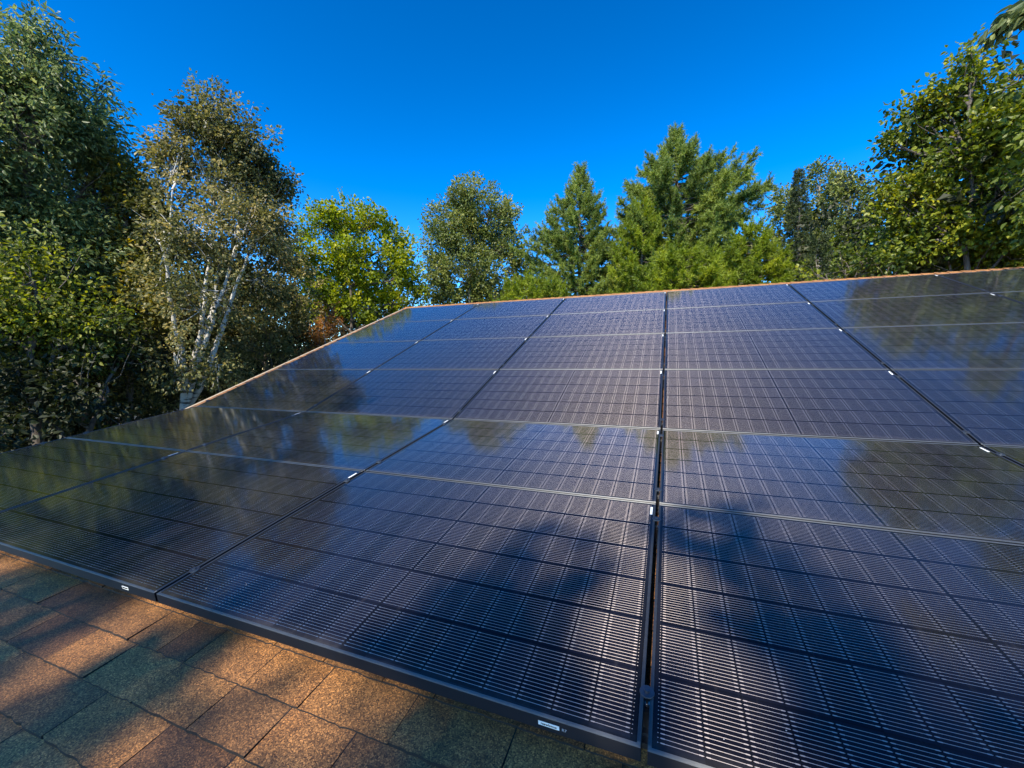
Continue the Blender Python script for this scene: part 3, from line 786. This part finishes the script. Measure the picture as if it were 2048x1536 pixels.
for i, (px, py, rx, D, lb) in enumerate([(60, 860, 120, 12.5, 'broad dark shrub beyond the far left end of the bottom modules'), (-60, 920, 120, 9, 'dark shrub cut off by the left side of the picture'), (190, 870, 60, 14, 'dark leafy shrub just over the left module edge'), (300, 720, 70, 15, 'low dark shrub left of the birch stems'), (450, 740, 60, 14.5, 'low dark shrub right of the birch foot'), (540, 700, 55, 15.5, 'olive undergrowth shrub by the lower left roof edge'),
                                     (130, 800, 110, 15, 'shaded undergrowth shrub beyond the bottom left roof edge'), (250, 810, 80, 13, 'shaded shrub with pale leaves left of the birch foot'), (600, 690, 40, 19, 'dark shrub below the yellow green maple')]):
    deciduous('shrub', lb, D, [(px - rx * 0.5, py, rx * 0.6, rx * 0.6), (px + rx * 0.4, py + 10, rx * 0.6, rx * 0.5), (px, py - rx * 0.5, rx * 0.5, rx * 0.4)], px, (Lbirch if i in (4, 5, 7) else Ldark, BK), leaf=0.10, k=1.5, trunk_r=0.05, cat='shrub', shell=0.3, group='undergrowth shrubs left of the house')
# --- centre
deciduous('maple_tree', 'bright yellow green maple behind the left end of the ridge', 20.0,
    [(635, 455, 38, 34), (690, 440, 40, 32), (740, 460, 40, 34), (790, 490, 36, 34), (620, 520, 38, 40), (680, 525, 55, 45), (750, 540, 55, 45), (815, 560, 30, 38), (640, 600, 45, 42), (710, 610, 55, 38), (780, 610, 40, 32), (835, 600, 15, 22)],
    690, (Lmaple, BK), leaf=0.14, width=0.42, k=2.8, spray=0.5, trunk_r=0.14, droop=0.2, depth=0.8)
deciduous('orange_tree', 'small orange autumn tree beside the left roof edge', 18.5, [(635, 680, 32, 28), (665, 655, 26, 24), (612, 708, 24, 20), (652, 632, 16, 16)], 640, (Lorange, BKL), leaf=0.09, k=1.3, trunk_r=0.05, shell=0.3)
deciduous('cherry_tree', 'grey green round topped broadleaf tree left of the pines', 24.0,
    [(945, 398, 50, 28), (905, 440, 46, 38), (985, 440, 46, 38), (880, 485, 36, 30), (945, 490, 60, 42), (1010, 490, 38, 32), (872, 545, 36, 32), (940, 550, 66, 38), (1030, 545, 30, 38), (900, 590, 58, 28), (985, 590, 58, 26), (1005, 424, 10, 14)],
    930, (Lcherry, BKL), leaf=0.15, width=0.36, k=3.0, spray=0.5, trunk_r=0.16, depth=0.8)
conifer('pine_tree', 'shorter slender white pine with open side branches, near the middle', 22.0, (1160, 338), [(338, 2, 2), (370, 8, 8), (400, 24, 24), (435, 44, 38), (480, 70, 42), (530, 92, 50), (570, 75, 60), (620, 70, 70)], (Npine, BK), dens=1.1)
conifer('pine_tree', 'tallest white pine, broad and dense, standing right of the middle', 22.0, (1352, 262), [(262, 2, 2), (290, 8, 8), (320, 26, 28), (360, 52, 70), (400, 74, 108), (440, 88, 138), (480, 105, 105), (530, 115, 100), (590, 110, 105)], (Npine, BK), dens=1.35, trunk_r=0.22)
conifer('pine_tree', 'bright green pine tucked against the left side of the tallest pine', 19.5, (1285, 408), [(408, 4, 4), (450, 30, 24), (500, 50, 44), (550, 55, 60), (600, 60, 70)], (Nbright, BK), wide=1.0, step=0.36, dens=1.3)
conifer('pine_tree', 'low bright pine at the foot of the tallest pine', 17.0, (1370, 505), [(505, 6, 6), (530, 60, 50), (560, 90, 70), (600, 100, 80)], (Nbright, BK), wide=1.0, step=0.36, dens=1.3)
conifer('pine_tree', 'yellow green bushy pine right of the tallest pine', 18.5, (1505, 452), [(452, 6, 8), (490, 40, 34), (530, 58, 56), (570, 80, 66), (610, 85, 70)], (Nbright, BK), wide=1.0, step=0.36, dens=1.4)
conifer('pine_tree', 'small low pine right beside the roof ridge, left of the slender pine', 18.5, (1065, 560), [(560, 8, 8), (580, 40, 40), (610, 70, 60)], (Nbright, BK), wide=1.0, step=0.36, dens=1.2)
conifer('spruce_tree', 'narrow dark pointed spruce in front of the pale green treetops', 24.0, (1597, 338), [(338, 2, 2), (380, 11, 11), (430, 20, 20), (500, 30, 30), (580, 38, 38)], (Nspruce, BK), rise=-0.18, step=0.28, tuft=0.12, dens=1.5, wild=0.12, needle_w=0.012, wide=0.95)
conifer('spruce_tree', 'thin young spruce tip above the right part of the ridge', 17.0, (1638, 478), [(478, 1, 1), (510, 8, 8), (550, 16, 16), (600, 26, 26)], (Nspruce, BKL), rise=0.1, step=0.30, tuft=0.09, dens=0.8, wild=0.1, trunk_r=0.06)
deciduous('poplar_tree', 'pale green broadleaf tree behind the narrow spruce', 27.0,
    [(1570, 400, 22, 28), (1640, 365, 26, 26), (1660, 400, 26, 30), (1580, 450, 34, 36), (1640, 450, 44, 40), (1570, 510, 44, 38), (1630, 520, 50, 40)], 1610, (Lcherry, BKL), leaf=0.16, k=3.0, spray=0.55, trunk_r=0.16)
deciduous('poplar_tree', 'pale green tree with a pointed top right of the narrow spruce', 25.0,
    [(1698, 358, 20, 24), (1705, 400, 30, 30), (1722, 450, 38, 40), (1690, 480, 44, 40), (1740, 510, 40, 38), (1690, 540, 60, 30)], 1705, (Lcherry, BKL), leaf=0.15, k=3.0, spray=0.55, trunk_r=0.15)
# --- right side
deciduous('aspen_tree', 'large yellow green aspen filling the right edge above the modules', 13.5,
    [(1945, 125, 16, 28), (1965, 175, 28, 30), (1915, 190, 28, 32), (1880, 225, 34, 34), (1950, 240, 60, 50), (1830, 250, 34, 34), (2010, 250, 50, 60), (1850, 310, 55, 48), (1930, 330, 70, 56), (1790, 310, 26, 22), (2020, 360, 70, 70), (1790, 385, 40, 36), (1855, 410, 66, 50), (1940, 430, 80, 60), (1790, 460, 40, 40, 0, 0.7), (1870, 500, 66, 44), (1970, 510, 80, 48), (2080, 440, 80, 90), (2090, 250, 60, 90), (1770, 400, 22, 22)],
    1990, (Laspen, BK), leaf=0.105, width=0.40, k=3.0, spray=0.46, trunk_r=0.085, droop=0.6, depth=0.9)
deciduous('cherry_tree', 'near tree with large bright leaves at the far right edge', 11.8,
    [(2040, 165, 24, 40), (2230, 40, 70, 70), (2075, 230, 45, 70), (2070, 340, 36, 50), (2120, 420, 60, 70)], 2250, (Laspen, BK), leaf=0.14, width=0.34, k=1.8, spray=0.5, trunk_r=0.045, fork=0.25, droop=0.8)
deciduous('hazel_tree', 'dark green tree behind the lower part of the right aspen', 15.5,
    [(1800, 530, 50, 40), (1840, 520, 60, 50), (1900, 520, 70, 60), (1990, 520, 80, 60), (2080, 520, 80, 70)], 1900, (Ldark, BK), leaf=0.13, k=1.6, trunk_r=0.12, shell=0.3)
deciduous('shrub', 'yellow leaved shrub peeking over the ridge left of the aspen', 13.2,
    [(1690, 525, 36, 22), (1740, 520, 34, 24), (1780, 535, 30, 20), (1650, 550, 34, 14)], 1720, (Laspen, BK), leaf=0.10, width=0.4, k=1.7, spray=0.34, trunk_r=0.05, cat='shrub')
# tree outside the right edge whose limb reaches into the top right corner
def limb_tree():
    D = 6.3
    base = at(3600, 740, 9.2); base[2] = -0.3; B0 = base.copy()
    root = empty('ash_tree', tuple(base)); tag(root, 'tree whose dark leafy limb hangs into the top right corner', 'tree')
    tb = NM(); mb = NM()
    top = base + np.array([0, 0, 11.0]); s = np.linspace(0, 1, 10)[:, None]
    pts = base * (1 - s) + top * s; pts[1:-1, :2] += rng.normal(0, 0.05, (8, 2)); tube(tb, pts - B0, 0.16 * (1 - 0.8 * s[:, 0]), 9)
    tip = at(1990, 62, D); mid = at(2120, -10, D); st = pts[7]
    lp = np.concatenate([bez(st, mid, (0, 0, 0.3), 8, 0.02), bez(mid, tip, (0, 0, 0.06), 6)[1:]])
    tube(tb, lp - B0, np.linspace(0.05, 0.006, len(lp)), 7)
    n = 260; u = np.sort(rng.uniform(0.30, 1.0, n)); kk = u * (len(lp) - 1); i0 = np.minimum(kk.astype(int), len(lp) - 2); fr = (kk - i0)[:, None]
    P = lp[i0] * (1 - fr) + lp[i0 + 1] * fr; P = P + rng.normal(0, 0.065, (n, 3)) * (1.35 - u)[:, None] * 1.6
    ax = unit(rng.normal(0, 0.5, (n, 3)) + unit(tip - mid) * 0.8 + np.array([0, 0, -0.5]))
    leaves(mb, P - B0, ax, 0.125 * rng.uniform(0.7, 1.2, n), 0.24, np.clip(rng.normal(0.4, 0.2, n), 0, 1), 0.6, fine=True)
    for j in range(26):                         # rest of the crown, outside the picture
        c = top + rng.normal(0, 1, 3) * np.array([1.2, 1.2, 1.6]) + np.array([0.6, 0, -0.8])
        o_ = pts[rng.integers(4, 9)]; tube(tb, bez(o_, c, (0, 0, -0.2), 5, 0.03) - B0, np.linspace(0.03, 0.006, 5), 5)
        m = 130; Q = c + rng.normal(0, 0.42, (m, 3))
        leaves(mb, Q - B0, unit(rng.normal(0, 1, (m, 3))), 0.13 * rng.uniform(0.7, 1.2, m), 0.25, np.clip(rng.normal(0.4, 0.2, m), 0, 1), 0.6)
    tb.build('trunk', BK, root, True); mb.build('crown', Lash, root)
limb_tree()

# --- woods farther back, seen through the gaps: individual trees, copied with their parts
def blob_tree(name, label, x, y, h, r, mats, leaf=0.2, k=1.5, trunk_r=0.15, cat='tree', nl=10, group=None, low=0.35):
    root = empty(name, (x, y, -0.3)); tag(root, label, cat, group)
    tb = NM(); mb = NM(); s = np.linspace(0, 1, 9)[:, None]; T = np.array([0, 0, h]); pts = T * s; pts[1:-1, :2] += rng.normal(0, 0.06, (7, 2))
    tube(tb, pts, trunk_r * (1 - 0.9 * s[:, 0]) + 0.01, 8)
    for i in range(nl):
        f = low + (1 - low) * (i + 0.5) / nl; a = i * 2.4 + rng.uniform(-0.4, 0.4)
        rr = r * (0.35 + 0.65 * math.sin(math.pi * min(1, (1.12 - f) / (1.12 - low)) ** 0.8))
        c = np.array([math.cos(a) * rr * 0.55, math.sin(a) * rr * 0.55, f * h]); R = np.array([rr, rr, rr * 0.8]) * rng.uniform(0.5, 0.75)
        i0 = max(1, int(f * 8) - 2); lp = bez(pts[i0], c, (0, 0, -0.1), 5, 0.05); tube(tb, lp, np.linspace(trunk_r * 0.35, 0.012, 5), 5)
        n = max(40, int(k * math.pi * R[0] * R[2] / (leaf * leaf * 0.35) / 12)); P, d = lobe_points(c, R, n, 0.5)
        sdv = unit(d + rng.normal(0, 0.5, (n, 3)) + np.array([0, 0, 0.4])); m_ = np.repeat(np.arange(n), 12); N = len(m_)
        tone = 0.45 + rng.normal(0, 0.17, n); perp = unit(rng.normal(0, 1, (N, 3)))
        leaves(mb, P[m_] + sdv[m_] * rng.uniform(0, 0.6, (N, 1)) + perp * 0.1, unit(sdv[m_] * 0.7 + perp), leaf * rng.uniform(0.7, 1.25, N), 0.36, np.clip(tone[m_] + rng.normal(0, 0.12, N), 0, 1), 0.3)
    tb.build('trunk', mats[1], root, True); mb.build('crown', mats[0], root)
    return root
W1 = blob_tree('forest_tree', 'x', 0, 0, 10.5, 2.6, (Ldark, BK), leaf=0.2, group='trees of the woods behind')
W2 = blob_tree('forest_tree', 'x', 0, 0, 9.0, 2.4, (Lmid, BK), leaf=0.19, group='trees of the woods behind')
def place_copy(src, P, scale, rz, label):
    o = src if not src.get('used') else src.copy()
    if src.get('used'):
        col.objects.link(o)
        for kd in [k for k in col.objects if k.parent == src]: k2 = kd.copy(); col.objects.link(k2); k2.parent = o
    src['used'] = 1
    o.location = (P[0], P[1], -0.3); o.scale = (scale, scale, scale); o.rotation_euler = (0, 0, rz); o['label'] = label
    return o
woods = [(-150, 14.5, 0.75, 0, 'small dark tree in the shade at the far left'), (60, 14, 0.62, 1, 'small green tree low at the left behind the roof edge'), (200, 13.5, 0.5, 0, 'small dark understory tree left of the birch'), (470, 17, 0.5, 0, 'small dark understory tree just right of the birch foot'), (400, 18, 0.62, 0, 'dark understory tree directly behind the birch foot'), (570, 20, 0.6, 0, 'dark understory tree left of the orange tree'), (700, 25, 0.95, 0, 'dark understory tree below the maple'), (870, 27, 0.98, 1, 'green understory tree in the gap right of the maple'), (960, 27, 0.95, 0, 'dark understory tree under the grey green cherry'), (1640, 22, 1.05, 1, 'green understory tree below the pale treetops right of the spruce'), (1300, 24, 1.05, 0, 'dark understory tree behind the foot of the tallest pine'),(-260, 17, 1.1, 0, 'dark tree of the woods outside the left edge'), (-40, 19, 1.15, 0, 'dark woodland tree behind the ash at the left edge'), (110, 20, 1.05, 0, 'dark woodland tree behind the ash and the golden tree'),
         (190, 24, 1.1, 1, 'green woodland tree far behind the golden tree'), (310, 21, 0.95, 0, 'dark woodland tree behind the left birch stem'), (420, 24, 1.0, 1, 'green woodland tree behind the middle birch stems'),
         (520, 22, 0.8, 0, 'dark woodland tree right behind the birch clump'), (610, 27, 0.85, 0, 'dark woodland tree behind the orange tree'), (740, 29, 1.0, 0, 'dark woodland tree behind the yellow green maple'),
         (1210, 31, 1.28, 1, 'green woodland tree between the two tall pines'), (1060, 32, 1.18, 1, 'green woodland tree in the gap left of the slender pine'), (1440, 29, 1.15, 0, 'dark woodland tree behind the right flank of the tallest pine'),
         (1560, 33, 1.35, 1, 'green woodland tree behind the narrow spruce'), (1790, 20, 1.05, 0, 'dark woodland tree behind the left side of the aspen'), (1950, 17, 0.95, 0, 'dark woodland tree hidden behind the aspen'), (2150, 15, 1.05, 0, 'dark tree outside the right edge')]
for px, D, sc_, wh, lb in woods: place_copy((W1, W2)[wh], at(px, 740, D), sc_, rng.uniform(0, 6.28), lb)
W1.pop('used', None); W2.pop('used', None)
for o in col.objects:
    if 'used' in o: del o['used']

# --- trees behind the photographer: they throw the dappled shade on the near shingles
def shade_tree(label, x, y, h, cl, mats):
    root = empty('shade_tree', (x, y, -0.3)); tag(root, label, 'tree', 'trees behind the photographer')
    tb = NM(); mb = NM(); s = np.linspace(0, 1, 10)[:, None]; pts = np.array([0, 0, h]) * s; pts[1:-1, :2] += rng.normal(0, 0.05, (8, 2))
    tube(tb, pts, 0.2 * (1 - 0.88 * s[:, 0]), 9)
    for (cx, cy, cz, r, dens) in cl:
        c = np.array([cx - x, cy - y, cz + 0.3]); o_ = pts[max(2, min(8, int(9 * (cz - 1.0) / h)))]
        tube(tb, bez(o_, c, (0, 0, -0.2), 6, 0.05), np.linspace(0.06, 0.012, 6), 6)
        n = max(6, int(dens * 13 * r * r)); P, d = lobe_points(c, np.array([r, r, r * 0.8]), n, 0.3)
        m_ = np.repeat(np.arange(n), 12); N = len(m_); perp = unit(rng.normal(0, 1, (N, 3)))
        leaves(mb, P[m_] + perp * rng.uniform(0.02, 0.22, (N, 1)), perp, 0.15 * rng.uniform(0.7, 1.2, N), 0.36, rng.uniform(0.2, 0.8, N), 0.3)
    tb.build('trunk', mats[1], root, True); mb.build('crown', mats[0], root); return root
TE = math.tan(R_(SUN_EL))
def sh(x, v, dist):
    """point of the crown that shades the spot (x, v) of the lower roof from a given horizontal distance"""
    w = ML @ Vector((x, v, -HR)); return (x + math.sin(az) * dist, w.y - math.cos(az) * dist, w.z + dist * TE)
cl1, cl2 = [], []
for (x, v, r, dn) in [(-2.18, -2.34, 0.13, 2.5), (-2.20, -2.60, 0.15, 2.5), (-2.58, -2.36, 0.12, 2), (-2.7, -2.68, 0.2, 2.5), (-3.6, -2.6, 0.4, 3), (-2.4, -3.0, 0.3, 3), (-1.51, -2.33, 0.11, 5), (-1.52, -2.58, 0.12, 4.5), (-1.55, -2.85, 0.2, 5),
                      (-2.9, -1.8, 0.6, 5), (-4.3, -2.2, 0.8, 4), (-4.2, -1.2, 0.9, 4), (-3.6, -1.7, 0.6, 5), (-2.75, -1.35, 0.4, 6), (-4.9, -1.6, 0.8, 5), (-2.35, -1.95, 0.32, 5), (-4.0, -0.4, 0.8, 4), (-4.6, 0.6, 0.8, 4), (-3.4, 0.4, 0.5, 4)]:
    cl1.append((*sh(x, v, 11 + rng.uniform(-0.8, 0.8)), r, dn))
for (x, v, r, dn) in [(-0.46, -2.36, 0.11, 2), (-0.22, -2.50, 0.13, 2), (-0.05, -2.30, 0.13, 2), (-0.6, -2.75, 0.3, 5), (-1.1, -2.72, 0.22, 5), (0.5, -2.8, 0.4, 5), (-0.36, -1.66, 0.09, 2.5), (-0.45, -1.92, 0.11, 3), (-0.55, -2.12, 0.12, 3),
                      (0.22, -1.25, 0.06, 2), (0.38, -1.55, 0.09, 1.5), (0.48, -1.85, 0.13, 2.2), (0.60, -2.1, 0.15, 2.5), (2.6, -1.9, 0.6, 3), (3.3, -1.3, 0.7, 3), (3.4, 0.5, 0.6, 4)]:
    cl2.append((*sh(x, v, 11 + rng.uniform(-0.8, 0.8)), r, dn))
shade_tree('tree behind the left part of the eave, outside the picture', -4.0, -15.5, 15.8, cl1, (Lmid, BK))
shade_tree('tree behind the right part of the eave, outside the picture', 0.9, -15.5, 15.0, cl2, (Lmid, BK))
